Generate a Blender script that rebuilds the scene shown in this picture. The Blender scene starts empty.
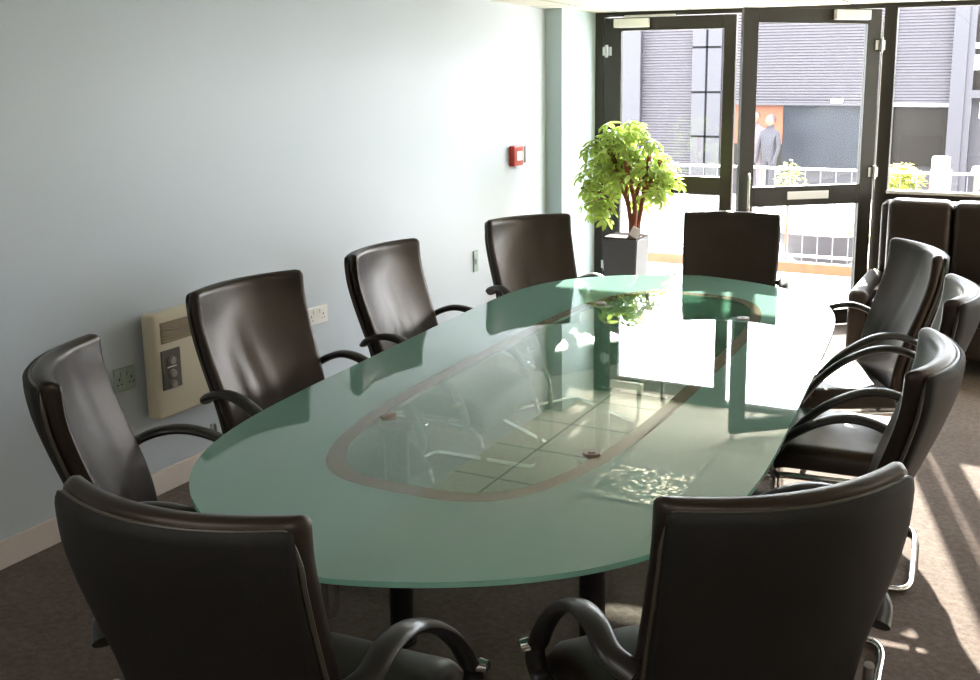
import bpy, bmesh, math, random
from mathutils import Vector, Matrix

random.seed(7)
S = bpy.context.scene
COL = S.collection
PI = math.pi

# ------------------------------------------------------------------ camera
FPX, YAW, PITCH, ROLL = 1012.225, 0.44990, 0.19255, -0.00398
CAMX, CAMH, PPX, PPY = 3.479, 1.85, 541.13, 278.46
cam_d = bpy.data.cameras.new('camera')
cam = bpy.data.objects.new('camera', cam_d)
COL.objects.link(cam)
cam_d.sensor_width = 36.0
cam_d.lens = FPX / 980 * 36
cam_d.shift_x = (490 - PPX) / 980
cam_d.shift_y = (PPY - 340) / 980
cam_d.clip_start = 0.05
fw = Vector((-math.sin(YAW) * math.cos(PITCH), math.cos(YAW) * math.cos(PITCH), -math.sin(PITCH)))
rt = Vector((math.cos(YAW), math.sin(YAW), 0))
up = rt.cross(fw)
c_, s_ = math.cos(ROLL), math.sin(ROLL)
rt2 = rt * c_ + up * s_
up2 = up * c_ - rt * s_
M = Matrix.Identity(4)
for i in range(3):
    M[i][0], M[i][1], M[i][2] = rt2[i], up2[i], -fw[i]
M.translation = Vector((CAMX, 0, CAMH))
cam.matrix_world = M
S.camera = cam

# ------------------------------------------------------------------ light
S.view_settings.view_transform = 'Standard'
S.view_settings.look = 'None'
S.view_settings.gamma = 1
S.view_settings.use_curve_mapping = False
S.view_settings.exposure = 0.12
S.render.film_transparent = False
w = bpy.data.worlds.new('sky')
S.world = w
w.use_nodes = True
bg = w.node_tree.nodes['Background']
bg.inputs[0].default_value = (0.93, 0.96, 1.0, 1)
bg.inputs[1].default_value = 20.0
sun_d = bpy.data.lights.new('sun', 'SUN')
sun = bpy.data.objects.new('sun', sun_d)
COL.objects.link(sun)
sun_d.energy = 46
sun_d.angle = math.radians(0.6)
sun_d.color = (1.0, 0.93, 0.82)
sdir = Vector((0.26, -1.0, -0.455)).normalized()
sun.rotation_euler = sdir.to_track_quat('-Z', 'Y').to_euler()

# unseen fill lights added at ceiling level to brighten the room
for (lx, ly) in ((1.6, 0.4), (3.4, 0.4), (5.0, 0.4), (5.0, 3.2), (1.6, -1.0), (3.4, -1.0)):
    ld = bpy.data.lights.new('fill_light', 'AREA')
    ld.shape = 'RECTANGLE'
    ld.size, ld.size_y = 1.2, 0.6
    ld.energy = 7
    ld.color = (1.0, 0.97, 0.92)
    lo = bpy.data.objects.new('fill_light', ld)
    lo.location = (lx, ly, 2.38)
    COL.objects.link(lo)

# ------------------------------------------------------------------ materials
def srgb(r, g, b):
    f = lambda v: (v / 255 / 12.92) if v / 255 <= 0.04045 else ((v / 255 + 0.055) / 1.055) ** 2.4
    return (f(r), f(g), f(b), 1)

def mat(name, col, rough=0.5, metal=0.0, spec=0.5, bump=None, vary=None, emit=None, coat=0):
    m = bpy.data.materials.new(name)
    m.use_nodes = True
    nt = m.node_tree
    p = nt.nodes['Principled BSDF']
    p.inputs['Base Color'].default_value = col
    p.inputs['Roughness'].default_value = rough
    p.inputs['Metallic'].default_value = metal
    p.inputs['Specular IOR Level'].default_value = spec
    p.inputs['Coat Weight'].default_value = coat
    tc = nt.nodes.new('ShaderNodeTexCoord')
    if bump:
        n = nt.nodes.new('ShaderNodeTexNoise')
        n.inputs['Scale'].default_value = bump[0]
        n.inputs['Detail'].default_value = 4
        nt.links.new(tc.outputs['Object'], n.inputs['Vector'])
        b = nt.nodes.new('ShaderNodeBump')
        b.inputs['Strength'].default_value = bump[1]
        b.inputs['Distance'].default_value = bump[2]
        nt.links.new(n.outputs['Fac'], b.inputs['Height'])
        nt.links.new(b.outputs['Normal'], p.inputs['Normal'])
    if vary:
        n2 = nt.nodes.new('ShaderNodeTexNoise')
        n2.inputs['Scale'].default_value = vary[0]
        n2.inputs['Detail'].default_value = 5
        nt.links.new(tc.outputs['Object'], n2.inputs['Vector'])
        mx = nt.nodes.new('ShaderNodeMix')
        mx.data_type = 'RGBA'
        k = vary[1]
        mx.inputs[6].default_value = (col[0] * (1 - k), col[1] * (1 - k), col[2] * (1 - k), 1)
        mx.inputs[7].default_value = (min(1, col[0] * (1 + k)), min(1, col[1] * (1 + k)), min(1, col[2] * (1 + k)), 1)
        nt.links.new(n2.outputs['Fac'], mx.inputs[0])
        nt.links.new(mx.outputs[2], p.inputs['Base Color'])
    if emit:
        p.inputs['Emission Color'].default_value = emit[0]
        p.inputs['Emission Strength'].default_value = emit[1]
    return m

def leather(name, col, rough):
    m = mat(name, col, rough, spec=0.48, bump=(6, 0.12, 0.02))
    m.node_tree.nodes['Principled BSDF'].inputs['Coat Weight'].default_value = 0.08
    m.node_tree.nodes['Principled BSDF'].inputs['Coat Roughness'].default_value = 0.22
    m.node_tree.nodes['Principled BSDF'].inputs['Specular Tint'].default_value = (1.0, 0.82, 0.68, 1)
    return m

LEATHER = leather('black_leather', srgb(31, 24, 20), 0.38)
BACKCLOTH = mat('dark_back_cover', srgb(27, 25, 21), 0.62, spec=0.35, bump=(420, 0.35, 0.002), vary=(60, .18))
PIPING = mat('dark_piping', srgb(70, 64, 54), 0.35)
ARMPAD = mat('black_arm_pad', srgb(30, 27, 25), 0.3)
CHROME = mat('chrome', (0.75, 0.74, 0.72, 1), 0.12, metal=1)
STEEL = mat('brushed_steel', (0.55, 0.54, 0.52, 1), 0.3, metal=1)
WALLP = mat('aqua_wall_paint', srgb(191, 198, 203), 0.4, spec=0.6, bump=(160, 0.06, 0.002))
COLP = mat('shade_tinted_wall_paint', srgb(184, 201, 203), 0.5, spec=0.35, bump=(160, 0.06, 0.002))  # wall paint with the teal of the column's shaded front put in
WHITEP = mat('white_wall_paint', srgb(225, 222, 212), 0.6)
SKIRT = mat('cream_gloss_paint', srgb(212, 199, 190), 0.35)
FRAME = mat('dark_bronze_frame', srgb(46, 42, 34), 0.42, spec=0.4)
CREAM = mat('cream_plastic', srgb(214, 203, 178), 0.4)
GRILLE = mat('heater_grille', srgb(140, 125, 100), 0.5)
PANELGREY = mat('dark_grey_panel', srgb(92, 86, 78), 0.45)
KNOBG = mat('pale_grey_knob', srgb(150, 143, 132), 0.4)
WHITEPL = mat('white_plastic', srgb(232, 228, 220), 0.35)
REDPL = mat('red_plastic', srgb(170, 45, 25), 0.35)
POTG = mat('grey_pot', srgb(92, 92, 94), 0.5)
SOIL = mat('soil', srgb(52, 36, 24), 0.9, bump=(60, 0.8, 0.01))
TRUNK = mat('red_brown_stem', srgb(122, 62, 32), 0.6, bump=(40, 0.5, 0.01), vary=(20, .3))
LAMPBLACK = mat('black_leg_paint', srgb(24, 22, 20), 0.3)
RAILBR = mat('bronze_brown_rail', srgb(122, 104, 88), 0.3)

def leafmat(name, c1, c2):
    m = bpy.data.materials.new(name)
    m.use_nodes = True
    nt = m.node_tree
    p = nt.nodes['Principled BSDF']
    out = nt.nodes['Material Output']
    p.inputs['Roughness'].default_value = 0.35
    tc = nt.nodes.new('ShaderNodeTexCoord')
    n = nt.nodes.new('ShaderNodeTexNoise')
    n.inputs['Scale'].default_value = 6
    nt.links.new(tc.outputs['Object'], n.inputs['Vector'])
    mx = nt.nodes.new('ShaderNodeMix')
    mx.data_type = 'RGBA'
    mx.inputs[6].default_value = c1
    mx.inputs[7].default_value = c2
    nt.links.new(n.outputs['Fac'], mx.inputs[0])
    nt.links.new(mx.outputs[2], p.inputs['Base Color'])
    t = nt.nodes.new('ShaderNodeBsdfTranslucent')
    nt.links.new(mx.outputs[2], t.inputs['Color'])
    ms = nt.nodes.new('ShaderNodeMixShader')
    ms.inputs[0].default_value = 0.45
    nt.links.new(p.outputs[0], ms.inputs[1])
    nt.links.new(t.outputs[0], ms.inputs[2])
    nt.links.new(ms.outputs[0], out.inputs['Surface'])
    return m

LEAF = leafmat('bright_green_leaf', srgb(118, 152, 44), srgb(196, 212, 112))
LEAF2 = leafmat('garden_leaf', srgb(70, 100, 40), srgb(190, 190, 80))
YELLOWF = leafmat('yellow_flower', srgb(225, 205, 90), srgb(240, 230, 140))

def glassmat(name, tint, refl=1.0, ior=1.5, haze=None):
    m = bpy.data.materials.new(name)
    m.use_nodes = True
    nt = m.node_tree
    for n in list(nt.nodes):
        if n.type != 'OUTPUT_MATERIAL':
            nt.nodes.remove(n)
    out = nt.nodes['Material Output']
    tr = nt.nodes.new('ShaderNodeBsdfTransparent')
    tr.inputs[0].default_value = tint
    gl = nt.nodes.new('ShaderNodeBsdfGlossy')
    gl.inputs['Roughness'].default_value = 0.0
    fr = nt.nodes.new('ShaderNodeFresnel')
    fr.inputs['IOR'].default_value = ior
    ge = nt.nodes.new('ShaderNodeNewGeometry')
    mt = nt.nodes.new('ShaderNodeMath')
    mt.operation = 'SUBTRACT'
    mt.inputs[0].default_value = refl
    nt.links.new(ge.outputs['Backfacing'], mt.inputs[1])
    mt.use_clamp = True
    mu = nt.nodes.new('ShaderNodeMath')
    mu.operation = 'MULTIPLY'
    nt.links.new(fr.outputs[0], mu.inputs[0])
    nt.links.new(mt.outputs[0], mu.inputs[1])
    mx = nt.nodes.new('ShaderNodeMixShader')
    nt.links.new(mu.outputs[0], mx.inputs[0])
    if haze:
        hd = nt.nodes.new('ShaderNodeBsdfDiffuse')
        hd.inputs[0].default_value = haze[0]
        hm = nt.nodes.new('ShaderNodeMixShader')
        hm.inputs[0].default_value = haze[1]
        nt.links.new(tr.outputs[0], hm.inputs[1])
        nt.links.new(hd.outputs[0], hm.inputs[2])
        nt.links.new(hm.outputs[0], mx.inputs[1])
    else:
        nt.links.new(tr.outputs[0], mx.inputs[1])
    nt.links.new(gl.outputs[0], mx.inputs[2])
    nt.links.new(mx.outputs[0], out.inputs['Surface'])
    return m

PANE = glassmat('window_glass', (0.93, 0.95, 0.96, 1))
CLEARG = glassmat('clear_table_glass', (0.92, 0.97, 0.94, 1), 1.0, 2.4, (srgb(130, 200, 165), 0.16))

def frostmat(name, col, trans, k=0.5, ior=2.2):
    m = bpy.data.materials.new(name)
    m.use_nodes = True
    nt = m.node_tree
    for n in list(nt.nodes):
        if n.type != 'OUTPUT_MATERIAL':
            nt.nodes.remove(n)
    out = nt.nodes['Material Output']
    d = nt.nodes.new('ShaderNodeBsdfDiffuse')
    d.inputs[0].default_value = col
    t = nt.nodes.new('ShaderNodeBsdfTranslucent')
    t.inputs[0].default_value = trans
    m1 = nt.nodes.new('ShaderNodeMixShader')
    m1.inputs[0].default_value = k
    nt.links.new(d.outputs[0], m1.inputs[1])
    nt.links.new(t.outputs[0], m1.inputs[2])
    gl = nt.nodes.new('ShaderNodeBsdfGlossy')
    gl.inputs['Roughness'].default_value = 0.0
    fr = nt.nodes.new('ShaderNodeFresnel')
    fr.inputs['IOR'].default_value = ior
    ge = nt.nodes.new('ShaderNodeNewGeometry')
    mt = nt.nodes.new('ShaderNodeMath')
    mt.operation = 'SUBTRACT'
    mt.inputs[0].default_value = 1
    nt.links.new(ge.outputs['Backfacing'], mt.inputs[1])
    mu = nt.nodes.new('ShaderNodeMath')
    mu.operation = 'MULTIPLY'
    nt.links.new(fr.outputs[0], mu.inputs[0])
    nt.links.new(mt.outputs[0], mu.inputs[1])
    mx = nt.nodes.new('ShaderNodeMixShader')
    nt.links.new(mu.outputs[0], mx.inputs[0])
    nt.links.new(m1.outputs[0], mx.inputs[1])
    nt.links.new(gl.outputs[0], mx.inputs[2])
    nt.links.new(mx.outputs[0], out.inputs['Surface'])
    return m

FROST = frostmat('frosted_green_glass', srgb(156, 196, 182), srgb(155, 200, 184))
RINGG = frostmat('brown_band_under_glass', srgb(112, 110, 92), srgb(112, 110, 92), 0.0)

def carpetmat():
    m = mat('grey_brown_carpet', srgb(92, 80, 74), 0.95, spec=0.1)
    nt = m.node_tree
    p = nt.nodes['Principled BSDF']
    tc = nt.nodes.new('ShaderNodeTexCoord')
    n = nt.nodes.new('ShaderNodeTexNoise')
    n.inputs['Scale'].default_value = 38
    n.inputs['Detail'].default_value = 8
    n.inputs['Roughness'].default_value = 0.7
    n2 = nt.nodes.new('ShaderNodeTexNoise')
    n2.inputs['Scale'].default_value = 5
    n2.inputs['Detail'].default_value = 3
    nt.links.new(tc.outputs['Object'], n.inputs['Vector'])
    nt.links.new(tc.outputs['Object'], n2.inputs['Vector'])
    ad = nt.nodes.new('ShaderNodeMath')
    ad.operation = 'MULTIPLY_ADD'
    ad.inputs[1].default_value = 0.75
    nt.links.new(n.outputs['Fac'], ad.inputs[0])
    m2 = nt.nodes.new('ShaderNodeMath')
    m2.operation = 'MULTIPLY'
    m2.inputs[1].default_value = 0.25
    nt.links.new(n2.outputs['Fac'], m2.inputs[0])
    nt.links.new(m2.outputs[0], ad.inputs[2])
    cr = nt.nodes.new('ShaderNodeValToRGB')
    cr.color_ramp.elements[0].position = 0.33
    cr.color_ramp.elements[0].color = srgb(82, 72, 65)
    cr.color_ramp.elements[1].position = 0.68
    cr.color_ramp.elements[1].color = srgb(118, 105, 97)
    nt.links.new(ad.outputs[0], cr.inputs[0])
    nt.links.new(cr.outputs[0], p.inputs['Base Color'])
    b = nt.nodes.new('ShaderNodeBump')
    b.inputs['Strength'].default_value = 0.5
    b.inputs['Distance'].default_value = 0.01
    nt.links.new(n.outputs['Fac'], b.inputs['Height'])
    nt.links.new(b.outputs['Normal'], p.inputs['Normal'])
    return m

CARPET = carpetmat()

def tilemat():
    m = mat('ceiling_tile', srgb(226, 222, 208), 0.85)
    nt = m.node_tree
    p = nt.nodes['Principled BSDF']
    tc = nt.nodes.new('ShaderNodeTexCoord')
    mp = nt.nodes.new('ShaderNodeMapping')
    mp.inputs['Location'].default_value = (-(0.96 % 0.62), -(5.80 % 0.62), 0)
    br = nt.nodes.new('ShaderNodeTexBrick')
    br.offset = 0
    br.squash = 1
    br.inputs['Color1'].default_value = srgb(226, 222, 208)
    br.inputs['Color2'].default_value = srgb(220, 217, 203)
    br.inputs['Mortar'].default_value = srgb(120, 118, 110)
    br.inputs['Scale'].default_value = 1
    br.inputs['Mortar Size'].default_value = 0.009
    br.inputs['Mortar Smooth'].default_value = 0.0
    br.inputs['Brick Width'].default_value = 0.62
    br.inputs['Row Height'].default_value = 0.62
    nt.links.new(tc.outputs['Object'], mp.inputs['Vector'])
    nt.links.new(mp.outputs[0], br.inputs['Vector'])
    nt.links.new(br.outputs['Color'], p.inputs['Base Color'])
    return m

TILE = tilemat()

def shuttermat():
    m = mat('lilac_grey_slats', srgb(150, 140, 152), 0.6)
    nt = m.node_tree
    p = nt.nodes['Principled BSDF']
    tc = nt.nodes.new('ShaderNodeTexCoord')
    wv = nt.nodes.new('ShaderNodeTexWave')
    wv.bands_direction = 'Z'
    wv.inputs['Scale'].default_value = 5.6
    nt.links.new(tc.outputs['Object'], wv.inputs['Vector'])
    cr = nt.nodes.new('ShaderNodeValToRGB')
    cr.color_ramp.elements[0].position = 0.0
    cr.color_ramp.elements[0].color = srgb(50, 47, 52)
    cr.color_ramp.elements[1].position = 0.45
    cr.color_ramp.elements[1].color = srgb(60, 55, 61)
    nt.links.new(wv.outputs['Fac'], cr.inputs[0])
    nt.links.new(cr.outputs[0], p.inputs['Base Color'])
    b = nt.nodes.new('ShaderNodeBump')
    b.inputs['Distance'].default_value = 0.03
    nt.links.new(wv.outputs['Fac'], b.inputs['Height'])
    nt.links.new(b.outputs['Normal'], p.inputs['Normal'])
    return m

SHUT = shuttermat()
LILAC = mat('lilac_cladding', srgb(44, 41, 47), 0.5)
LILACD = mat('lilac_joint', srgb(14, 13, 16), 0.8, spec=0.1)
SHOPBLUE = mat('dark_blue_shop_glass', srgb(26, 30, 38), 0.35, spec=0.2, vary=(2.2, .55))
SHOPBROWN = mat('dark_brown_interior', srgb(22, 17, 12), 0.3, spec=0.2, vary=(1.6, .5))
ORANGE = mat('orange_poster', srgb(92, 46, 16), 0.6, vary=(3, .35))
PATIO = mat('pale_paving', srgb(205, 200, 190), 0.8, vary=(3, .06))
BRICKK = mat('orange_brick', srgb(98, 66, 40), 0.8, vary=(12, .3))
TERRA = mat('terracotta', srgb(196, 122, 92), 0.7)
RAILW = mat('white_rail_paint', srgb(222, 222, 226), 0.4)
BALW = mat('grey_baluster_paint', srgb(96, 96, 102), 0.4)
LEDW = mat('lit_lamp_panel', (1, 1, 1, 1), 0.5, emit=((1, 0.98, 0.94, 1), 3.0))

# prismatic louvre light (off): bumpy mirror, glints and dark reflections painted into its colour
def prism():
    m = bpy.data.materials.new('glint_painted_mirror')
    m.use_nodes = True
    nt = m.node_tree
    p = nt.nodes['Principled BSDF']
    p.inputs['Metallic'].default_value = 1
    p.inputs['Roughness'].default_value = 0.0
    p.inputs['Base Color'].default_value = (0.9, 0.88, 0.8, 1)
    tc = nt.nodes.new('ShaderNodeTexCoord')
    v = nt.nodes.new('ShaderNodeTexNoise')
    v.inputs['Scale'].default_value = 26
    v.inputs['Detail'].default_value = 2
    v.inputs['Distortion'].default_value = 1.2
    nt.links.new(tc.outputs['Object'], v.inputs['Vector'])
    b = nt.nodes.new('ShaderNodeBump')
    b.inputs['Strength'].default_value = 1
    b.inputs['Distance'].default_value = 0.012
    nt.links.new(v.outputs['Fac'], b.inputs['Height'])
    nt.links.new(b.outputs['Normal'], p.inputs['Normal'])
    cr = nt.nodes.new('ShaderNodeValToRGB')
    cr.color_ramp.elements[0].position = 0.50
    cr.color_ramp.elements[0].color = (0.03, 0.05, 0.04, 1)
    cr.color_ramp.elements[1].position = 0.56
    cr.color_ramp.elements[1].color = (0.95, 0.88, 0.66, 1)
    nt.links.new(v.outputs['Fac'], cr.inputs[0])
    nt.links.new(cr.outputs[0], p.inputs['Base Color'])
    return m
PRISM = prism()

# ------------------------------------------------------------------ mesh helpers
def new(name, bm, m, parent=None, smooth=False, loc=None):
    me = bpy.data.meshes.new(name)
    bmesh.ops.recalc_face_normals(bm, faces=bm.faces)
    bm.to_mesh(me)
    bm.free()
    me.materials.append(m)
    if smooth:
        for f in me.polygons:
            f.use_smooth = True
        try:
            me.set_sharp_from_angle(angle=math.radians(42))
        except Exception:
            pass
    o = bpy.data.objects.new(name, me)
    COL.objects.link(o)
    if parent:
        o.parent = parent
    if loc:
        o.location = loc
    return o

def tag(o, label, cat, group=None, kind=None):
    o['label'] = label
    o['category'] = cat
    if group:
        o['group'] = group
    if kind:
        o['kind'] = kind
    return o

def empty(name, loc=(0, 0, 0), rz=0):
    o = bpy.data.objects.new(name, None)
    COL.objects.link(o)
    o.location = loc
    o.rotation_euler = (0, 0, rz)
    o.empty_display_size = 0.1
    return o

def box(bm, x0, x1, y0, y1, z0, z1, bev=0.0, seg=2):
    r = bmesh.ops.create_cube(bm, size=1)
    vs = r['verts']
    for v in vs:
        v.co = Vector(((x0 + x1) / 2 + v.co.x * (x1 - x0), (y0 + y1) / 2 + v.co.y * (y1 - y0), (z0 + z1) / 2 + v.co.z * (z1 - z0)))
    if bev > 0:
        es = set()
        for v in vs:
            es.update(v.link_edges)
        bmesh.ops.bevel(bm, geom=list(es), offset=bev, segments=seg, affect='EDGES', profile=0.5)
    return bm

def B(*a, **k):
    return box(bmesh.new(), *a, **k)

def cyl(bm, p0, p1, r, r2=None, n=16):
    p0, p1 = Vector(p0), Vector(p1)
    d = p1 - p0
    q = d.to_track_quat('Z', 'Y').to_matrix().to_4x4()
    q.translation = (p0 + p1) / 2
    bmesh.ops.create_cone(bm, cap_ends=True, segments=n, radius1=r, radius2=r if r2 is None else r2, depth=d.length, matrix=q)
    return bm

def catmull(pts, n=6, closed=False):
    P = [Vector(p) for p in pts]
    out = []
    N = len(P)
    rng = N if closed else N - 1
    for i in range(rng):
        p1, p2 = P[i], P[(i + 1) % N]
        p0 = P[i - 1] if (i > 0 or closed) else p1 * 2 - p2
        p3 = P[(i + 2) % N] if (i + 2 < N or closed) else p2 * 2 - p1
        for k in range(n):
            t = k / n
            out.append(0.5 * ((2 * p1) + (p2 - p0) * t + (2 * p0 - 5 * p1 + 4 * p2 - p3) * t * t + (3 * p1 - p0 - 3 * p2 + p3) * t ** 3))
    if not closed:
        out.append(P[-1])
    return out

def sweep(bm, pts, rx, ry=None, n=10, closed=False, side=None):
    """tube along pts; rx across `side` vector direction, ry along the other"""
    ry = rx if ry is None else ry
    rings = []
    N = len(pts)
    prev = None
    for i, p in enumerate(pts):
        a = pts[i - 1] if (i > 0 or closed) else p
        b = pts[(i + 1) % N] if (i < N - 1 or closed) else p
        t = (b - a).normalized()
        if side is not None:
            s = side - t * side.dot(t)
            s.normalize()
        else:
            if prev is None:
                h = Vector((0, 0, 1)) if abs(t.z) < 0.9 else Vector((1, 0, 0))
                s = t.cross(h).normalized()
            else:
                s = (prev - t * prev.dot(t)).normalized()
            prev = s
        u = s.cross(t)
        rings.append([bm.verts.new(p + s * (rx * math.cos(2 * PI * k / n)) + u * (ry * math.sin(2 * PI * k / n))) for k in range(n)])
    M_ = N if closed else N - 1
    for i in range(M_):
        r0, r1 = rings[i], rings[(i + 1) % N]
        for k in range(n):
            bm.faces.new((r0[k], r0[(k + 1) % n], r1[(k + 1) % n], r1[k]))
    if not closed:
        bm.faces.new(rings[0][::-1])
        bm.faces.new(rings[-1])
    return bm

def structure(o):
    o['kind'] = 'structure'
    return o

# ------------------------------------------------------------------ room shell
D = 7.99
XR, YB, H = 6.2, -1.8, 2.40
structure(new('floor', B(0, XR, YB, D + 0.1, -0.10, 0), CARPET))
structure(new('ceiling', B(-0.1, XR + .1, YB - .1, D + 0.1, H, H + 0.1), TILE))
structure(new('wall_left', B(-0.12, 0, YB, D + 0.1, -0.1, H), WALLP))
structure(new('wall_right', B(XR, XR + 0.12, YB, D + 0.1, -0.1, H), WHITEP))
structure(new('wall_rear', B(-0.12, XR + .12, YB - 0.12, YB, -0.1, H), WHITEP))
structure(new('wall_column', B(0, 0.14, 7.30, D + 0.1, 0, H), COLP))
structure(new('baseboard_left', B(0, 0.016, YB, 7.30, 0, 0.112, bev=0.004), SKIRT))
structure(new('baseboard_column', B(0.0, 0.155, 7.285, 7.30, 0, 0.112, bev=0.003), SKIRT))

# window wall: head, jambs
bm = bmesh.new()
box(bm, 0.14, XR, D - 0.02, D + 0.07, 2.365, H)
box(bm, 0.14, 0.215, D - 0.02, D + 0.07, 0, 2.365)
box(bm, 2.43, 2.52, D - 0.02, D + 0.07, 0, 2.365)
structure(new('trim_1', bm, FRAME))

def pane(name, parent, bm):
    o = new(name, bm, PANE, parent)
    return o

# left leaf, closed (hinged left)
d1 = structure(empty('door_1', (0.22, D, 0)))
def leaf(parent, L, hs, fs, sgn):
    """leaf along +x*sgn from the hinge; hs hinge stile, fs free stile width"""
    def bx(bm, a, b, z0, z1, t=0.025):
        x0, x1 = sorted((a * sgn, b * sgn))
        box(bm, x0, x1, -t, t, z0, z1, bev=0.003, seg=1)
    bm = bmesh.new()
    bx(bm, 0, hs, 0.015, 2.355)
    bx(bm, L - fs, L, 0.015, 2.355)
    bx(bm, hs, L - fs, 2.25, 2.355)
    bx(bm, hs, L - fs, 0.94, 1.085)
    bx(bm, hs, L - fs, 0.015, 0.13)
    new('leaf_frame', bm, FRAME, parent)
    for (z0, z1) in ((0.13, 0.94), (1.085, 2.25)):
        x0, x1 = sorted((hs * sgn, (L - fs) * sgn))
        pane('glass_pane', parent, B(x0, x1, -0.004, 0.004, z0, z1))
leaf(d1, 1.11, 0.15, 0.10, 1)
new('closer_box', B(0.10, 0.40, -0.075, -0.027, 2.275, 2.345, bev=0.006), WHITEPL, d1)
new('closer_arm', B(0.19, 0.62, -0.060, -0.045, 2.352, 2.372, bev=0.002), STEEL, d1)
def hinge(parent, x, y, z):
    bm = bmesh.new()
    cyl(bm, (x, y, z - .05), (x, y, z + .05), 0.014)
    box(bm, x - .04, x + .04, y + .012, y + .018, z - .035, z + .035)
    return new('hinge', bm, STEEL, parent, smooth=True)
hinge(d1, 0.03, -0.045, 2.09)
hinge(d1, 0.03, -0.045, 0.3)

# right leaf, standing open into the room (hinged right)
ANG = math.radians(41)
d2 = structure(empty('door_2', (2.40, D - 0.03, 0), ANG))
leaf(d2, 1.10, 0.11, 0.115, -1)
new('closer_box', B(-0.40, -0.12, -0.075, -0.027, 2.275, 2.345, bev=0.006), WHITEPL, d2)
bm = bmesh.new()
sweep(bm, catmull([(-1.045, -0.025, 1.19), (-1.045, -0.07, 1.18), (-1.045, -0.075, 1.1), (-1.045, -0.075, 0.98), (-1.045, -0.07, 0.92), (-1.045, -0.025, 0.91)]), 0.011)
new('pull_handle', bm, CHROME, d2, smooth=True)
new('letter_plate', B(-0.71, -0.37, -0.034, -0.0255, 0.985, 1.045, bev=0.004), WHITEPL, d2)
for z in (2.10, 1.17, 0.32):
    hinge(d2, -0.005, -0.045, z)

# slim steel rod standing in for the bright gap beside the hinges
bm = bmesh.new()
cyl(bm, (2.425, D - 0.035, 0.05), (2.425, D - 0.035, 2.30), 0.007)
structure(new('trim_2', bm, STEEL, smooth=True))

# window to the right of the doors
w1 = structure(empty('window_1', (2.52, D, 0)))
bm = bmesh.new()
box(bm, 0, XR - 2.52, -0.02, 0.06, 0.97, 1.02)
box(bm, 0, XR - 2.52, -0.02, 0.06, 0, 0.06)
box(bm, 1.75, 1.83, -0.02, 0.06, 0.06, 2.365)
new('window_frame', bm, FRAME, w1)
new('window_sill', B(0, XR - 2.52, -0.07, -0.02, 1.015, 1.04, bev=0.004), WHITEPL, w1)
pane('glass_pane', w1, B(0, 1.75, 0.016, 0.024, 1.02, 2.365))
pane('glass_pane', w1, B(1.83, XR - 2.52, 0.016, 0.024, 1.02, 2.365))
new('lower_panel', B(0, XR - 2.52, 0.0, 0.04, 0.06, 0.97), FRAME, w1)

# ------------------------------------------------------------------ outside
structure(new('patio', B(-14, 14, D + 0.1, 10.9, -0.5, -0.2), PATIO))
structure(new('street_pavement', B(-25, 25, 11.02, 60, -0.8, -0.45), PATIO))
structure(new('kerb_wall', B(-14, 14, 10.9, 11.02, -0.5, -0.09), BRICKK))

rl = tag(empty('balcony_railing', (0, 10.96, -0.09)), 'pale metal railing with thin upright bars on the brick kerb outside', 'railing')
bm = bmesh.new()
box(bm, -6, 9, -0.025, 0.025, 1.0, 1.022, bev=0.006)
new('top_rail', bm, RAILW, rl)
new('bottom_rail', B(-6, 9, -0.015, 0.015, 0.06, 0.085), RAILW, rl)
bb = B(-0.005, 0.005, -0.005, 0.005, 0.0, 1.0)
base = new('baluster', bb, BALW, rl)
base.location = (-1.4, 0, 0)
for k in range(1, 34):
    o = base.copy()
    o.location = (-1.4 + k * 0.16, 0, 0)
    o.parent = rl
    COL.objects.link(o)
for x in (-1.2, 0.85, 3.4):
    o = new('post', B(-0.03, 0.03, -0.03, 0.03, 0, 1.0), PANELGREY, rl)
    o.location = (x, 0.04, 0)

# building opposite
bd = tag(empty('shop_building', (0, 20, -0.45)), 'low lilac clad building across the street with slatted roller shutters', 'building')
def bx2(name, x0, x1, z0, z1, y0, y1, m):
    return new(name, B(x0, x1, y0, y1, z0 + .45, z1 + .45), m, bd)
bx2('wall', -14, 14, -0.45, 3.25, 0.5, 4.5, LILAC)
bx2('wall_panel', -14, -3.9, -0.45, 3.25, 0.0, 0.5, LILAC)
bx2('shutter', -3.9, -2.8, -0.05, 3.2, 0.14, 0.2, SHUT)
bx2('column', -2.8, -2.2, -0.45, 3.25, 0.0, 0.5, LILAC)
for z in (2.5, 1.62, 0.74):
    bx2('panel_joint', -2.8, -2.2, z - .02, z + .02, -0.008, 0.0, LILACD)
bx2('panel_joint', -2.52, -2.48, -0.4, 3.2, -0.008, 0.0, LILACD)
bx2('shutter', -2.2, 1.0, 1.41, 3.2, 0.14, 0.2, SHUT)
bx2('shutter', 1.06, 2.05, 1.41, 3.2, 0.14, 0.2, SHUT)
bx2('shop_window', -1.0, 1.0, 0.15, 1.41, 0.3, 0.34, SHOPBLUE)
bx2('poster', -2.2, -1.0, 0.6, 1.41, 0.28, 0.34, ORANGE)
bx2('shop_window', -2.2, -1.0, 0.15, 0.6, 0.3, 0.34, SHOPBROWN)
bx2('mullion', 1.0, 1.06, -0.45, 3.25, 0.1, 0.5, LILAC)
bx2('shop_window', 1.06, 2.05, 0.25, 1.41, 0.3, 0.34, SHOPBROWN)
bx2('shutter_rail', 1.06, 2.05, 1.36, 1.42, 0.1, 0.14, RAILW)
bx2('shutter_rail', -2.2, 1.0, 1.37, 1.42, 0.1, 0.14, LILAC)
bx2('column', 2.05, 2.30, -0.45, 3.25, 0.0, 0.5, LILAC)
bx2('window_frame', 2.30, 2.42, -0.45, 3.25, 0.05, 0.5, LILAC)
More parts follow.
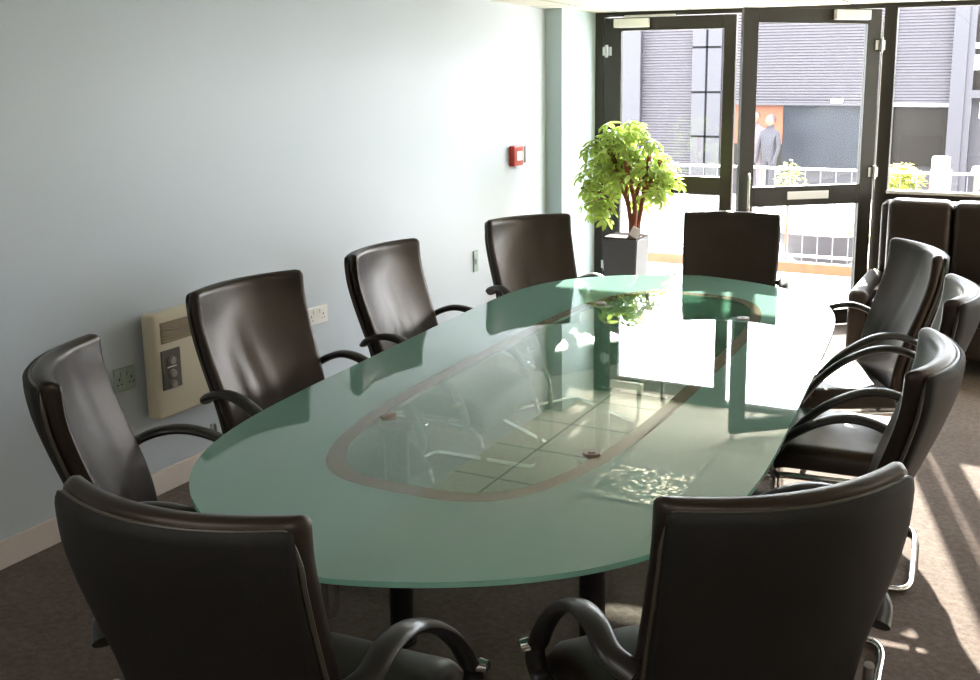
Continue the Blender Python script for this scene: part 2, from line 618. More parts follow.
bx2('shop_window', 2.42, 6.0, 1.66, 3.0, 0.3, 0.34, SHOPBROWN)
bx2('transom', 2.42, 6.0, 1.52, 1.66, 0.05, 0.5, LILAC)
bx2('lit_panel', 2.42, 2.62, 2.02, 2.28, 0.27, 0.3, LEDW)
bx2('lit_panel', 2.55, 2.75, 1.15, 1.45, 0.47, 0.5, LEDW)
bx2('shelf_band', 2.42, 6.0, 2.40, 2.50, 0.24, 0.3, RAILW)
bx2('lit_panel', -0.05, 0.16, 1.42, 1.50, 0.05, 0.1, LEDW)
bx2('panel', 6.0, 14, -0.45, 3.25, 0.0, 0.5, LILAC)
# shoppers seen dimly in the opposite shop window
CLOTHW = mat('pale_shirt', srgb(80, 68, 72), 0.8)
SKIN = mat('skin', srgb(110, 72, 55), 0.6)
HAIR = mat('dark_hair', srgb(50, 36, 28), 0.7)
DARKT = mat('dark_trousers', srgb(34, 32, 40), 0.8)

def person(x, y, z, lab, shirt, hgt=1.68, rz=0.0):
    root = tag(empty('person', (x, y, z), rz), lab, 'person', 'people outside the shop window')
    s = hgt / 1.7
    me = bpy.data.meshes.new('body')
    pts = [(0, 0, .92), (0, 0, 1.15), (0, 0, 1.38), (0, 0, 1.47), (0, -.01, 1.60),
           (.17, 0, 1.37), (.23, -.03, 1.10), (.21, -.12, .88), (.20, -.16, .80),
           (-.17, 0, 1.37), (-.24, -.02, 1.10), (-.25, -.06, .86), (-.25, -.08, .78),
           (.09, 0, .86), (.10, -.03, .48), (.10, .02, .08), (.10, -.12, .04),
           (-.09, 0, .86), (-.10, .03, .48), (-.10, .10, .08), (-.10, -.03, .04)]
    ed = [(0, 1), (1, 2), (2, 3), (3, 4), (2, 5), (5, 6), (6, 7), (7, 8), (2, 9), (9, 10), (10, 11), (11, 12),
          (0, 13), (13, 14), (14, 15), (15, 16), (0, 17), (17, 18), (18, 19), (19, 20)]
    rad = [.15, .14, .13, .055, .10, .06, .045, .035, .035, .06, .045, .035, .035, .085, .06, .045, .04, .085, .06, .045, .04]
    me.from_pydata([tuple(c * s for c in q) for q in pts], ed, [])
    o = bpy.data.objects.new('body', me)
    COL.objects.link(o)
    o.parent = root
    sk = o.modifiers.new('skin', 'SKIN')
    for v, r in zip(me.skin_vertices[0].data, rad):
        v.radius = (r * s, r * s * 0.85)
    me.skin_vertices[0].data[0].use_root = True
    o.modifiers.new('sub', 'SUBSURF').levels = 1
    me.materials.append(shirt)
    for nm, z0, m_, sc in (('face', 1.60, SKIN, (.085, .095, .115)), ('hair', 1.635, HAIR, (.095, .10, .10))):
        bm = bmesh.new()
        bmesh.ops.create_uvsphere(bm, u_segments=14, v_segments=10, radius=1)
        for v in bm.verts:
            v.co = Vector((v.co.x * sc[0], v.co.y * sc[1] + (.02 if nm == 'hair' else -.015), v.co.z * sc[2] + z0)) * s
        new(nm, bm, m_, root, smooth=True)
    return root
person(-1.28, 19.2, -0.45, 'person in a pale shirt standing by the orange shop poster outside', CLOTHW, 1.70, 0.2)
person(-0.92, 18.9, -0.45, 'person in a dark top standing right of the pale shirted one outside', DARKT, 1.66, -0.4)

# planters / flowers / pillar outside the right window
def leafblob(bm, c, r, n, size, rs, zflat=1.0):
    for _ in range(n):
        while True:
            d = Vector((rs.uniform(-1, 1), rs.uniform(-1, 1), rs.uniform(-1, 1)))
            if d.length < 1:
                break
        p = Vector(c) + Vector((d.x * r[0], d.y * r[1], d.z * r[2]))
        a = rs.uniform(0, 2 * PI)
        t = Vector((math.cos(a), math.sin(a), rs.uniform(-.5, .4))).normalized()
        sd = t.cross(Vector((rs.uniform(-.4, .4), rs.uniform(-.4, .4), 1))).normalized()
        L = size * rs.uniform(.7, 1.2)
        W_ = L * 0.22
        q = [p, p + t * L * .5 + sd * W_, p + t * L - Vector((0, 0, L * .15)), p + t * L * .5 - sd * W_]
        bm.faces.new([bm.verts.new(v) for v in q])

rs = random.Random(3)
fb = tag(empty('flower_trough', (2.28, 11.6, -0.45)), 'long trough of yellow green flowers beyond the railing outside the right window', 'planter')
new('trough', B(-0.28, 0.18, -0.12, 0.12, 0, 1.05, bev=0.01), POTG, fb)
bm = bmesh.new(); leafblob(bm, (-0.06, 0, 1.22), (.24, .15, .18), 420, 0.09, rs)
new('leaves', bm, LEAF2, fb)
bm = bmesh.new(); leafblob(bm, (-0.06, -.03, 1.30), (.24, .15, .13), 300, 0.06, rs)
new('flowers', bm, YELLOWF, fb)

tp = tag(empty('terracotta_pillar', (2.62, 11.62, -0.45)), 'square terracotta pillar with a white cap right of the yellow flowers', 'pillar')
new('shaft', B(-0.10, 0.10, -0.1, 0.1, 0, 1.35), TERRA, tp)
new('cap', B(-0.09, 0.08, -0.11, 0.11, 1.35, 1.49, bev=0.01), RAILW, tp)
tp2 = tag(empty('white_bollard', (2.98, 11.6, -0.45)), 'short white topped bollard far right beyond the railing', 'bollard')
bm = bmesh.new(); cyl(bm, (0, 0, 0), (0, 0, 1.32), 0.03); new('stem', bm, PANELGREY, tp2, smooth=True)
bm = bmesh.new(); cyl(bm, (0, 0, 1.32), (0, 0, 1.40), 0.07, 0.05); new('cap', bm, RAILW, tp2, smooth=True)

# low shrub and plants behind the railing in the door view
sb = tag(empty('low_shrub', (0.95, 11.9, -0.45)), 'small pale green shrub behind the railing in the open door glass', 'shrub')
bm = bmesh.new(); leafblob(bm, (0, 0, 1.12), (.18, .15, .28), 240, 0.09, rs)
new('leaves', bm, LEAF2, sb)
bm = bmesh.new(); cyl(bm, (0, 0, 0), (0, 0, 1.0), 0.02); new('stem', bm, TRUNK, sb)
# rounded lilac bowl planter with dark shrub
pl = tag(empty('bowl_planter', (1.25, 12.6, -0.45)), 'wide lilac grey stone bowl planter behind the railing', 'planter')
bm = bmesh.new()
prof = [(0.0, 0), (0.22, 0), (0.26, .05), (0.40, .22), (0.50, .40), (0.52, .46), (0.48, .46), (0.0, .43)]
n = 36
rings = []
for (r, z) in prof:
    rings.append([bm.verts.new((r * math.cos(2 * PI * k / n) * 1.15, r * .6 * math.sin(2 * PI * k / n), z)) for k in range(n)] if r > 0 else [bm.verts.new((0, 0, z))])
for a, b in zip(rings[:-1], rings[1:]):
    for k in range(n):
        if len(a) == 1:
            bm.faces.new((a[0], b[(k + 1) % n], b[k]))
        elif len(b) == 1:
            bm.faces.new((a[k], a[(k + 1) % n], b[0]))
        else:
            bm.faces.new((a[k], a[(k + 1) % n], b[(k + 1) % n], b[k]))
new('bowl', bm, LILAC, pl, smooth=True)
bm = bmesh.new(); leafblob(bm, (0.42, 0, .50), (.16, .2, .16), 160, 0.1, rs)
new('leaves', bm, LEAF2, pl)

# ------------------------------------------------------------------ ceiling light
cl = tag(empty('ceiling_light', (1.27, 6.11, H)), 'square recessed ceiling light with a crinkled mirror diffuser', 'ceiling light')
bm = bmesh.new()
for (a, b, c, d) in ((-.31, .31, -.31, -.295), (-.31, .31, .295, .31), (-.31, -.295, -.295, .295), (.295, .31, -.295, .295)):
    box(bm, a, b, c, d, -0.012, 0.0)
new('light_frame', bm, WHITEPL, cl)
new('diffuser', B(-.295, .295, -.295, .295, -0.008, 0.0), PRISM, cl)

# ------------------------------------------------------------------ wall fittings
ht = tag(empty('panel_heater', (0, 3.53, 0.38)), 'cream electric panel heater on the wall behind the second left chair', 'heater')
new('casing', B(0.02, 0.10, -0.41, 0.40, 0.0, 0.475, bev=0.014, seg=3), CREAM, ht, smooth=True)
new('wall_bracket', B(0.0, 0.02, -0.25, 0.3, 0.08, 0.38), PANELGREY, ht)
bm = bmesh.new()
box(bm, 0.10, 0.1025, -0.375, 0.36, 0.34, 0.435)
for k in range(7):
    box(bm, 0.1025, 0.106, -0.37, 0.355, 0.345 + k * 0.012, 0.350 + k * 0.012)
new('grille', bm, GRILLE, ht)
cp = new('control_panel', B(0.10, 0.108, -0.385, -0.275, 0.13, 0.31, bev=0.0035), PANELGREY, ht)
for z in (0.15, 0.20, 0.26):
    bm = bmesh.new(); cyl(bm, (0.108, -0.33, z), (0.122, -0.33, z), 0.019, 0.016, 20)
    new('knob', bm, KNOBG, cp, smooth=True)
bm = bmesh.new(); box(bm, 0.108, 0.110, -0.357, -0.303, 0.228, 0.234); new('marking', bm, WHITEPL, cp)

def socket(y0, y1, z0, z1, lab, m, double=True, name='power_socket', cat='socket'):
    yc, zc = (y0 + y1) / 2, (z0 + z1) / 2
    r = tag(empty(name, (0, yc, zc)), lab, cat)
    hy, hz = (y1 - y0) / 2, (z1 - z0) / 2
    new('face_plate', B(0, 0.012, -hy, hy, -hz, hz, bev=0.003), m, r)
    if double:
        for s in (-1, 1):
            new('rocker_switch', B(0.012, 0.017, s * hy * .3 - .009, s * hy * .3 + .009, hz * .25, hz * .7, bev=0.001), m, r)
            bm = bmesh.new()
            box(bm, 0.012, 0.0125, s * hy * .58 - .003, s * hy * .58 + .003, -.005, .008)
            box(bm, 0.012, 0.0125, s * hy * .58 - .014, s * hy * .58 - .007, -.024, -.018)
            box(bm, 0.012, 0.0125, s * hy * .58 + .007, s * hy * .58 + .014, -.024, -.018)
            new('pin_slots', bm, LAMPBLACK, r)
    else:
        new('rocker_switch', B(0.012, 0.018, -.012, .012, -.018, .018, bev=0.001), m, r)
    return r
GREYPL = mat('grey_green_plate', srgb(150, 165, 155), 0.4)
socket(4.26, 4.44, 0.54, 0.64, 'white double power socket on the wall right of the second left chair', WHITEPL)
socket(2.97, 3.08, 0.54, 0.64, 'grey double power socket on the wall left of the cream heater', GREYPL)
socket(6.10, 6.16, 0.53, 0.68, 'small pale wall outlet just left of the chair by the column', GREYPL, False, 'wall_outlet', 'outlet')
socket(6.92, 7.02, 1.24, 1.37, 'white light switch on the wall between red call point and column', WHITEPL, False, 'light_switch', 'switch')
fa = tag(empty('fire_call_point', (0, 6.74, 1.305)), 'red square fire alarm call point with pale centre on the wall', 'fire alarm')
new('housing', B(0, 0.045, -0.075, 0.075, -0.075, 0.075, bev=0.008), REDPL, fa)
new('press_panel', B(0.045, 0.05, -0.035, 0.05, -0.035, 0.035, bev=0.002), WHITEPL, fa)

# ------------------------------------------------------------------ table
TZ = 0.78
TT = 0.014
tb = tag(empty('conference_table', (1.996, 3.516, 0), 0.0), 'long oval conference table with frosted green glass top and clear centre', 'table')
NS = 200
def outline(cx, cy, a, b, nx, ny, rot):
    """|x/a|^nx + |y/b|^ny = 1"""
    out = []
    for k in range(NS):
        th = 2 * PI * k / NS
        dx, dy = math.cos(th) * a, math.sin(th) * b
        lo, hi = 0.0, 2.5
        for _ in range(40):
            m_ = (lo + hi) / 2
            if abs(m_ * dx / a) ** nx + abs(m_ * dy / b) ** ny > 1:
                hi = m_
            else:
                lo = m_
        x, y = dx * lo, dy * lo
        c, s = math.cos(rot), math.sin(rot)
        out.append((cx + x * c - y * s - 1.996, cy + x * s + y * c - 3.516))
    return out
O_OUT = outline(1.996, 3.516, 0.831, 1.879, 1.344, 5.97, 0.070)
O_RING = outline(2.012, 3.514, 0.472, 1.405, 3.4, 3.4, 0.015)
O_IN = outline(2.012, 3.514, 0.418, 1.345, 3.6, 3.6, 0.015)
def annulus(o1, o2, z0, z1, bev=0.0):
    bm = bmesh.new()
    N = len(o1)
    L = {}
    for key, o, z in (('ot', o1, z1), ('ob', o1, z0), ('it', o2, z1), ('ib', o2, z0)):
        L[key] = [bm.verts.new((x, y, z)) for x, y in o]
    for k in range(N):
        j = (k + 1) % N
        bm.faces.new((L['ot'][k], L['ot'][j], L['it'][j], L['it'][k]))
        bm.faces.new((L['ob'][k], L['ib'][k], L['ib'][j], L['ob'][j]))
        bm.faces.new((L['ot'][k], L['ob'][k], L['ob'][j], L['ot'][j]))
        bm.faces.new((L['it'][k], L['it'][j], L['ib'][j], L['ib'][k]))
    return bm
ft = new('frosted_glass_surround', annulus(O_OUT, O_RING, TZ - TT, TZ), FROST, tb)
ft.data.materials.append(frostmat('polished_glass_edge', srgb(175, 228, 210), srgb(175, 228, 210)))
for f in ft.data.polygons:
    if abs(f.normal.z) < 0.5:
        f.material_index = 1
new('inlay_band', annulus(O_RING, O_IN, TZ - TT, TZ), RINGG, tb)
bm = bmesh.new()
vt = [bm.verts.new((x, y, TZ)) for x, y in O_IN]
vb = [bm.verts.new((x, y, TZ - TT)) for x, y in O_IN]
bm.faces.new(vt); bm.faces.new(vb[::-1])
for k in range(NS):
    j = (k + 1) % NS
    bm.faces.new((vt[k], vb[k], vb[j], vt[j]))
new('clear_glass_centre', bm, CLEARG, tb)
for (x, y) in ((1.70, 2.60), (2.39, 2.60), (1.64, 4.50), (2.33, 4.50)):
    X, Y = x - 1.996, y - 3.516
    bm = bmesh.new()
    cyl(bm, (X, Y, 0.012), (X, Y, TZ - TT - 0.012), 0.040, n=28)
    lg = new('leg', bm, LAMPBLACK, tb, smooth=True)
    bm = bmesh.new(); cyl(bm, (X, Y, 0), (X, Y, 0.012), 0.05, n=28)
    new('foot', bm, LAMPBLACK, lg, smooth=True)
    bm = bmesh.new(); cyl(bm, (X, Y, TZ - TT - 0.012), (X, Y, TZ - TT), 0.055, n=28)
    new('top_plate', bm, LAMPBLACK, lg, smooth=True)
for (x, y) in ((2.39, 2.59), (1.66, 2.62), (1.64, 4.48), (2.35, 4.46)):
    bm = bmesh.new()
    X, Y = x - 1.996, y - 3.516
    cyl(bm, (X, Y, TZ), (X, Y, TZ + 0.006), 0.028, 0.026, 28)
    cyl(bm, (X, Y, TZ + 0.006), (X, Y, TZ + 0.009), 0.012, 0.010, 16)
    new('fixing_cap', bm, RAILBR, tb, smooth=True)

# ------------------------------------------------------------------ chairs
def lerp_prof(prof, z):
    for (z0, y0), (z1, y1) in zip(prof[:-1], prof[1:]):
        if z <= z1:
            t = max(0.0, (z - z0) / (z1 - z0))
            k = prof.index((z0, y0))
            ya = prof[max(k - 1, 0)][1]
            yb = prof[min(k + 2, len(prof) - 1)][1]
            return 0.5 * (2 * y0 + (y1 - ya) * t + (2 * ya - 5 * y0 + 4 * y1 - yb) * t * t + (3 * y0 - ya - 3 * y1 + yb) * t ** 3)
    return prof[-1][1]
PROF = [(0.44, -0.222), (0.50, -0.222), (0.60, -0.232), (0.70, -0.256), (0.80, -0.290), (0.90, -0.322), (1.00, -0.346), (1.11, -0.352)]
SAG = 0.074
HW = 0.273
def hws(z):
    return 1.0 - 0.10 * max(0.0, min(1.0, (0.95 - z) / 0.45)) ** 1.3
def back_y(u, z):
    return lerp_prof(PROF, z) - SAG * (1 - abs(u) ** 2.0) * (0.35 + 0.65 * min(1, max(0, (z - 0.45) / 0.6)))

def rounded_slab(off0, off1, hw, z0, z1, nu=28, nv=34, r=0.022, wr=None, cr=0.018):
    """slab following the back curve; off0 = front offset, off1 = rear offset (y, relative to back_y)"""
    bm = bmesh.new()
    def edge_in(u, v):
        # thickness factor 0..1 near the border
        du = (1 - abs(u)) * hw
        dv = min(v, 1 - v) * (z1 - z0)
        f = 1.0
        for d in (du, dv):
            if d < r:
                f *= math.sqrt(max(0.0, 1 - (1 - d / r) ** 2))
        return f
    us = [-1 + 2 * i / nu for i in range(nu + 1)]
    def warp(t):   # denser samples near the border
        return math.copysign(1 - (1 - abs(t)) ** 1.5, t)
    us = [warp(t) for t in us]
    vs = [(warp(-1 + 2 * j / nv) + 1) / 2 for j in range(nv + 1)]
    mid = (off0 + off1) / 2
    half = (off0 - off1) / 2
    F, R = [], []
    for v in vs:
        rf, rr = [], []
        for u in us:
            z = z0 + v * (z1 - z0)
            # rounded corners in outline
            du = (1 - abs(u)) * hw; dv = (1 - v) * (z1 - z0)
            x = u * hw
            if du < cr and dv < cr:
                a = cr - du; b = cr - dv
                L = max(a, b); q = math.hypot(a, b)
                if q > 0:
                    k_ = L / q
                    x = math.copysign(hw - cr + a * k_, u); z = z1 - cr + b * k_
            f = edge_in(u, v)
            f = 0.18 + 0.82 * f
            x *= hws(z)
            y = back_y(u, z)
            w_ = wr(u, v) if wr else 0
            rf.append(bm.verts.new((x, y + mid + half * f + w_ * f, z)))
            rr.append(bm.verts.new((x, y + mid - half * f, z)))
        F.append(rf); R.append(rr)
    for j in range(nv):
        for i in range(nu):
            bm.faces.new((F[j][i], F[j][i + 1], F[j + 1][i + 1], F[j + 1][i]))
            bm.faces.new((R[j][i], R[j + 1][i], R[j + 1][i + 1], R[j][i + 1]))
    for j in range(nv):
        bm.faces.new((F[j][0], F[j + 1][0], R[j + 1][0], R[j][0]))
        bm.faces.new((F[j][nu], R[j][nu], R[j + 1][nu], F[j + 1][nu]))
    for i in range(nu):
        bm.faces.new((F[0][i], R[0][i], R[0][i + 1], F[0][i + 1]))
        bm.faces.new((F[nv][i], F[nv][i + 1], R[nv][i + 1], R[nv][i]))
    return bm

def wrinkles(seed):
    r = random.Random(seed)
    folds = []
    for k in range(4):
        folds.append((r.uniform(-.45, .5), r.uniform(.35, .72), r.uniform(-.5, .5), r.uniform(.10, .22), r.uniform(.03, .06), r.uniform(-.009, .010)))
    def f(u, v):
        s = 0.010 * math.exp(-((u / .7) ** 2 + ((v - .45) / .35) ** 2))
        for (cu, cv, tl, L, w_, a) in folds:
            du, dv = u - cu, v - cv
            al = dv * math.cos(tl) + du * math.sin(tl)
            ac = du * math.cos(tl) - dv * math.sin(tl)
            s += a * math.exp(-(al / L) ** 2 - (ac / (w_ * 1.6)) ** 2)
        return s
    return f

def seat_bm():
    bm = bmesh.new()
    nx, ny = 22, 22
    T, Bt = [], []
    for j in range(ny + 1):
        t = j / ny
        tt = (math.copysign(1 - (1 - abs(2 * t - 1)) ** 1.5, 2 * t - 1) + 1) / 2
        y = -0.215 + tt * 0.505
        a, b = [], []
        for i in range(nx + 1):
            u = -1 + 2 * i / nx
            u = math.copysign(1 - (1 - abs(u)) ** 1.5, u)
            x = u * 0.275
            e = 1.0
            for d in ((1 - abs(u)) * .275, min(tt, 1 - tt) * .505):
                if d < 0.04:
                    e *= math.sqrt(max(0, 1 - (1 - d / .04) ** 2))
            dome = 0.012 * (1 - u * u) * (1 - (2 * tt - 1) ** 2)
            front = -0.05 * max(0, (tt - .75) / .25) ** 2
            tuck = (math.sin(u * 5 + tt * 3) * .0015 + math.sin(tt * 14 + u) * .0012)
            a.append(bm.verts.new((x, y, 0.425 + 0.075 * e + dome + front + tuck)))
            b.append(bm.verts.new((x * .98, y * .985, 0.425 - 0.012 * e + front * .3)))
        T.append(a); Bt.append(b)
    for j in range(ny):
        for i in range(nx):
            bm.faces.new((T[j][i], T[j][i + 1], T[j + 1][i + 1], T[j + 1][i]))
            bm.faces.new((Bt[j][i], Bt[j + 1][i], Bt[j + 1][i + 1], Bt[j][i + 1]))
    for j in range(ny):
        bm.faces.new((T[j][0], T[j + 1][0], Bt[j + 1][0], Bt[j][0]))
        bm.faces.new((T[j][nx], Bt[j][nx], Bt[j + 1][nx], T[j + 1][nx]))
    for i in range(nx):
        bm.faces.new((T[0][i], Bt[0][i], Bt[0][i + 1], T[0][i + 1]))
        bm.faces.new((T[ny][i], T[ny][i + 1], Bt[ny][i + 1], Bt[ny][i]))
    return bm

def frame_bm():
    bm = bmesh.new()
    x = 0.285
    half = [(x, -0.20, 0.405), (x, 0.0, 0.400), (x, 0.20, 0.395), (x, 0.265, 0.37), (x, 0.290, 0.31), (x, 0.300, 0.18), (x, 0.298, 0.07), (x, 0.27, 0.022), (x, 0.20, 0.013),
            (x, 0.0, 0.013), (x, -0.21, 0.013), (x - .015, -0.262, 0.013), (x - .07, -0.285, 0.013), (0.10, -0.288, 0.013)]
    full = half + [(-a, b, c) for a, b, c in half[::-1]]
    sweep(bm, catmull(full, 5), 0.0125, n=12)
    return bm
def support_bm():
    bm = bmesh.new()
    cyl(bm, (-0.285, 0.12, 0.398), (0.285, 0.12, 0.398), 0.011)
    cyl(bm, (-0.285, -0.14, 0.403), (0.285, -0.14, 0.403), 0.011)
    for s in (-1, 1):
        sweep(bm, catmull([(s * .285, -.20, .405), (s * .285, -.255, .43), (s * .28, -.262, .52), (s * .27, -.285, .62)], 4), 0.0115, n=10)
    return bm
def arm_bm(s):
    bm = bmesh.new()
    x = s * 0.315
    pts = catmull([(s * .28, -0.290, 0.715), (x, -0.245, 0.742), (x, -0.17, 0.764), (x, -0.09, 0.758), (x, -0.01, 0.724), (x, 0.07, 0.668), (x, 0.145, 0.592), (x, 0.205, 0.505)], 6)
    sweep(bm, pts, 0.029, 0.015, n=14, side=Vector((1, 0, 0)))
    return bm
def strut_bm(s):
    bm = bmesh.new()
    x = s * 0.315
    sweep(bm, catmull([(x, 0.195, 0.53), (x, 0.222, 0.47), (x - s * .012, 0.225, 0.42), (x - s * .02, 0.20, 0.395)], 5), 0.026, 0.007, n=12, side=Vector((1, 0, 0)))
    return bm
def cap_bm(s):
    bm = bmesh.new()
    x = s * 0.315
    cyl(bm, (x + s * .022, 0.205, 0.512), (x + s * .046, 0.205, 0.512), 0.017, 0.014, 16)
    return bm

def piping_bm():
    bm = bmesh.new()
    pts = []
    o = -0.024
    zt = 1.088
    for z in [0.46 + k * 0.04 for k in range(15)]:
        pts.append(Vector(((HW - .002) * hws(z), back_y(1, z) + o, z)))
    pts.append(Vector((HW - .016, back_y(.95, zt - .012) + o, zt - .012)))
    for k in range(13):
        u = .9 - 1.8 * k / 12
        pts.append(Vector((u * HW, back_y(u, zt) + o, zt)))
    pts.append(Vector((-HW + .016, back_y(.95, zt - .012) + o, zt - .012)))
    for z in [0.46 + k * 0.04 for k in range(15)][::-1]:
        pts.append(Vector(((-HW + .002) * hws(z), back_y(1, z) + o, z)))
    sweep(bm, catmull(pts, 2), 0.0055, n=8, side=None)
    return bm

def make_chair():
    r = empty('conference_chair')
    new('backrest', rounded_slab(0.034, -0.022, HW, 0.44, 1.105, wr=wrinkles(1)), LEATHER, r, smooth=True)
    bp = new('back_panel', rounded_slab(-0.022, -0.044, HW - .004, 0.44, 1.092, r=0.014, nu=20, nv=22), BACKCLOTH, r, smooth=True)
    new('piping', piping_bm(), PIPING, bp, smooth=True)
    new('seat', seat_bm(), LEATHER, r, smooth=True)
    new('frame', frame_bm(), CHROME, r, smooth=True)
    new('seat_support', support_bm(), STEEL, r, smooth=True)
    for s in (-1, 1):
        a = new('armrest', arm_bm(s), ARMPAD, r, smooth=True)
        new('strut', strut_bm(s), ARMPAD, a, smooth=True)
        new('end_cap', cap_bm(s), CHROME, a, smooth=True)
    return r

BACKS = []
for sd in (1, 2, 3, 4, 5):
    o = new('backrest', rounded_slab(0.034, -0.022, HW, 0.44, 1.105, wr=wrinkles(sd * 11)), LEATHER, None, smooth=True)
    BACKS.append(o.data)
    bpy.data.objects.remove(o)

def copy_tree(o, parent=None):
    c = o.copy()
    COL.objects.link(c)
    c.parent = parent
    for ch in list(o.children):
        copy_tree(ch, c)
    return c

chair0 = make_chair()
CH = [
    (2.09, 1.64, 4.4, 'black leather chair nearest the camera on the left, seen from behind'),
    (2.86, 2.09, 44.7, 'black leather chair nearest the camera on the right, seen from behind'),
    (1.16, 2.91, -95.5, 'black leather chair in front of the cream wall heater'),
    (1.17, 3.86, -88.5, 'black leather chair on the wall side, third along, just right of the white socket'),
    (1.268, 4.865, -121.4, 'black leather chair by the pale teal column at the far left of the table'),
    (2.02, 5.33, -169.4, 'black leather chair at the far end of the table before the doors'),
    (2.72, 4.69, 116.2, 'black leather chair at the far right of the table, front of its back showing'),
    (2.90, 3.92, 93.9, 'black leather chair on the right side, middle of the three in line'),
    (2.89, 2.96, 91.8, 'black leather chair on the right side, just behind the nearest right chair'),
    (1.392, 2.108, -51, 'black leather chair at the left corner of the table below the grey socket'),
]
for i, (x, y, a, lab) in enumerate(CH):
    c = chair0 if i == 0 else copy_tree(chair0)
    if i:
        for ch in c.children:
            if ch.name.startswith('backrest'):
                ch.data = BACKS[i % 5]
    c.location = (x, y, 0)
    c.rotation_euler = (0, 0, math.radians(a))
    tag(c, lab, 'chair', 'black conference chairs around the glass table')

# ------------------------------------------------------------------ sofa
sf = tag(empty('leather_sofa', (3.46, 7.45, 0)), 'dark brown leather sofa under the right window', 'sofa')
new('base', B(-0.86, 0.86, -0.72, 0.12, 0.10, 0.33, bev=0.02), LEATHER, sf)
new('back_frame', B(-0.92, 0.92, 0.06, 0.28, 0.10, 1.0, bev=0.04, seg=3), LEATHER, sf, smooth=True)
for s in (-1, 1):
    new('arm', B(s * 0.93 - .065, s * 0.93 + .065, -0.74, 0.16, 0.08, 0.50, bev=0.04, seg=4), LEATHER, sf, smooth=True)
for k in range(4):
    x0 = -0.86 + k * 0.43
    bm = B(x0 + .004, x0 + .426, -0.10, 0.09, 0.42, 1.035, bev=0.05, seg=4)
    new('back_cushion', bm, LEATHER, sf, smooth=True)
    bm = B(x0 + .004, x0 + .426, -0.76, -0.08, 0.32, 0.45, bev=0.035, seg=4)
    new('seat_cushion', bm, LEATHER, sf, smooth=True)
for s in (-1, 1):
    for y in (-.65, .18):
        bm = bmesh.new(); cyl(bm, (s * .85, y, 0), (s * .85, y, .10), .022)
        new('foot', bm, CHROME, sf, smooth=True)

# ------------------------------------------------------------------ potted plant
pp = tag(empty('potted_plant', (0.755, 7.12, 0)), 'bushy green umbrella plant with reddish stems in a tall grey pot', 'plant')
bm = bmesh.new()
def frustum(bm, h0, h1, a0, a1):
    v = [bm.verts.new((sx * a, sy * a, z)) for z, a in ((h0, a0), (h1, a1)) for sx, sy in ((-1, -1), (1, -1), (1, 1), (-1, 1))]
    bm.faces.new((v[3], v[2], v[1], v[0])); bm.faces.new((v[4], v[5], v[6], v[7]))
    for k in range(4):
        j = (k + 1) % 4
        bm.faces.new((v[k], v[j], v[4 + j], v[4 + k]))
frustum(bm, 0, 0.69, 0.105, 0.142)
bmesh.ops.bevel(bm, geom=list(bm.edges), offset=0.008, segments=2, affect='EDGES')
new('pot', bm, POTG, pp, smooth=True)
new('soil', B(-.132, .132, -.132, .132, .685, .70, bev=.005), SOIL, pp)
rp = random.Random(21)
bm = bmesh.new()
tips = []
for k in range(6):
    a = k * 2 * PI / 6 + .3
    b0 = Vector((.07 + math.cos(a) * .03, math.sin(a) * .03, .69))
    m1 = b0 + Vector((math.cos(a + 1.4) * .03, math.sin(a + 1.4) * .03, .18))
    m2 = m1 + Vector((math.cos(a) * .05, math.sin(a) * .05, .18))
    e = m2 + Vector((math.cos(a) * .10, math.sin(a) * .10, .22 + .1 * (k % 2)))
    sweep(bm, catmull([b0, m1, m2, e], 6), 0.017, n=8)
    tips += [(m1, .3), (m2, .6), (e, 1.0)]
new('stems', bm, TRUNK, pp, smooth=True)

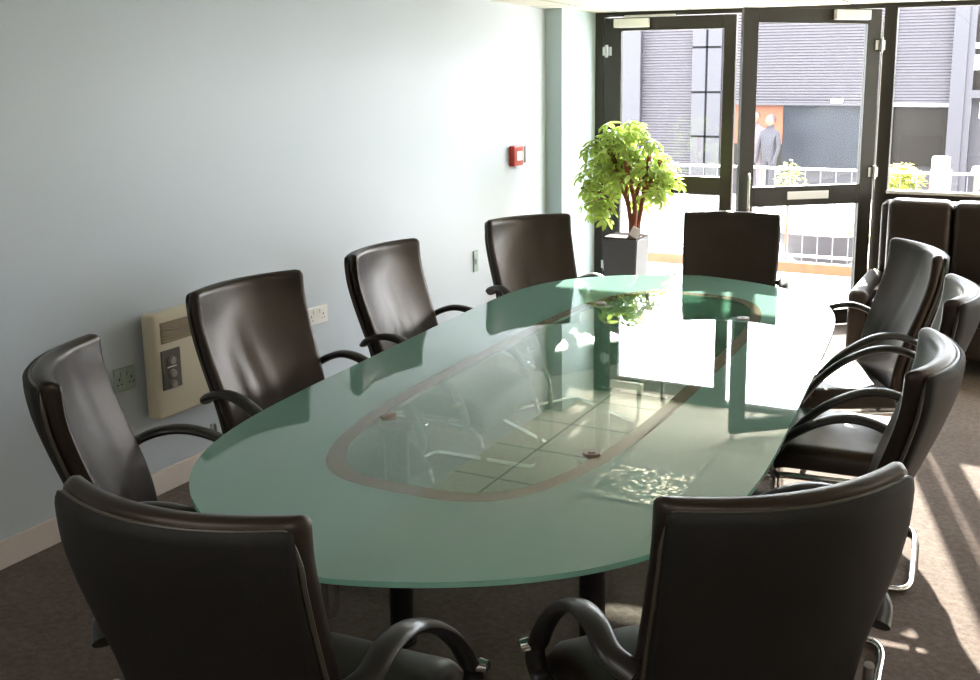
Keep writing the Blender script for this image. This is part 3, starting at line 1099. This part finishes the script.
def palmate(bm, c, nrm, L, nl, r):
    """umbrella of leaflets around c"""
    nrm = nrm.normalized()
    t0 = nrm.cross(Vector((r.uniform(-1, 1), r.uniform(-1, 1), r.uniform(-.3, 1)))).normalized()
    b0 = nrm.cross(t0)
    for k in range(nl):
        a = 2 * PI * k / nl + r.uniform(-.15, .15)
        d = t0 * math.cos(a) + b0 * math.sin(a)
        sd = nrm.cross(d)
        l = L * r.uniform(.8, 1.15)
        w_ = l * .19
        drop = nrm * -l
        P = [c + d * l * .12, c + d * l * .45 + sd * w_ + drop * .05, c + d * l * .8 + sd * w_ * .8 + drop * .2, c + d * l + drop * .38,
             c + d * l * .8 - sd * w_ * .8 + drop * .2, c + d * l * .45 - sd * w_ + drop * .05]
        mid1 = c + d * l * .45 + drop * .0 - nrm * .006
        V = [bm.verts.new(p) for p in P]
        bm.faces.new((V[0], V[1], V[2], V[3])); bm.faces.new((V[0], V[3], V[4], V[5]))
bmL = bmesh.new()
bmS = bmesh.new()
# crown: overlapping clumps (x, y, z, radius)
CLUMPS = [(0.03, 0, 1.42, .20), (-.13, .02, 1.30, .19), (.17, -.02, 1.30, .20), (.30, .02, 1.20, .17), (.02, -.08, 1.24, .20), (-.18, 0, 1.12, .17),
          (.26, -.04, 1.08, .17), (-.20, -.03, .97, .15), (.40, .03, 1.10, .13), (-.08, .08, 1.05, .16), (.17, .1, 1.02, .14), (-.10, -.08, .88, .11), (.13, 0, 1.5, .10)]
for (x, y, z, r_) in CLUMPS:
    x -= .06
    for k in range(int(17 * (r_ / .17) ** 2)):
        d = Vector((rp.uniform(-1, 1), rp.uniform(-1, 1), rp.uniform(-.7, 1)))
        if d.length > 1:
            d.normalize()
        c = Vector((x, y, z)) + d * r_ * .85
        cen = Vector((x * .4, y * .3, min(z, 1.15)))
        nrm = (d + Vector((0, 0, 1.0)) + Vector((rp.uniform(-.4, .4), rp.uniform(-.4, .4), 0)))
        palmate(bmL, c, nrm, rp.uniform(.07, .105), rp.choice((6, 7, 8)), rp)
        if k % 3 == 0:
            sweep(bmS, [cen, (cen + c) / 2 + Vector((0, 0, .02)), c], 0.0035, n=5)
new('foliage', bmL, LEAF, pp)
new('leaf_stalks', bmS, TRUNK, pp)
tg = new('plant_tag', B(-.035, .035, -.002, .002, -.04, .04), WHITEPL, pp)
tg.location = (0.12, -0.12, 0.745)
tg.rotation_euler = (0.2, 0.5, 0.2)
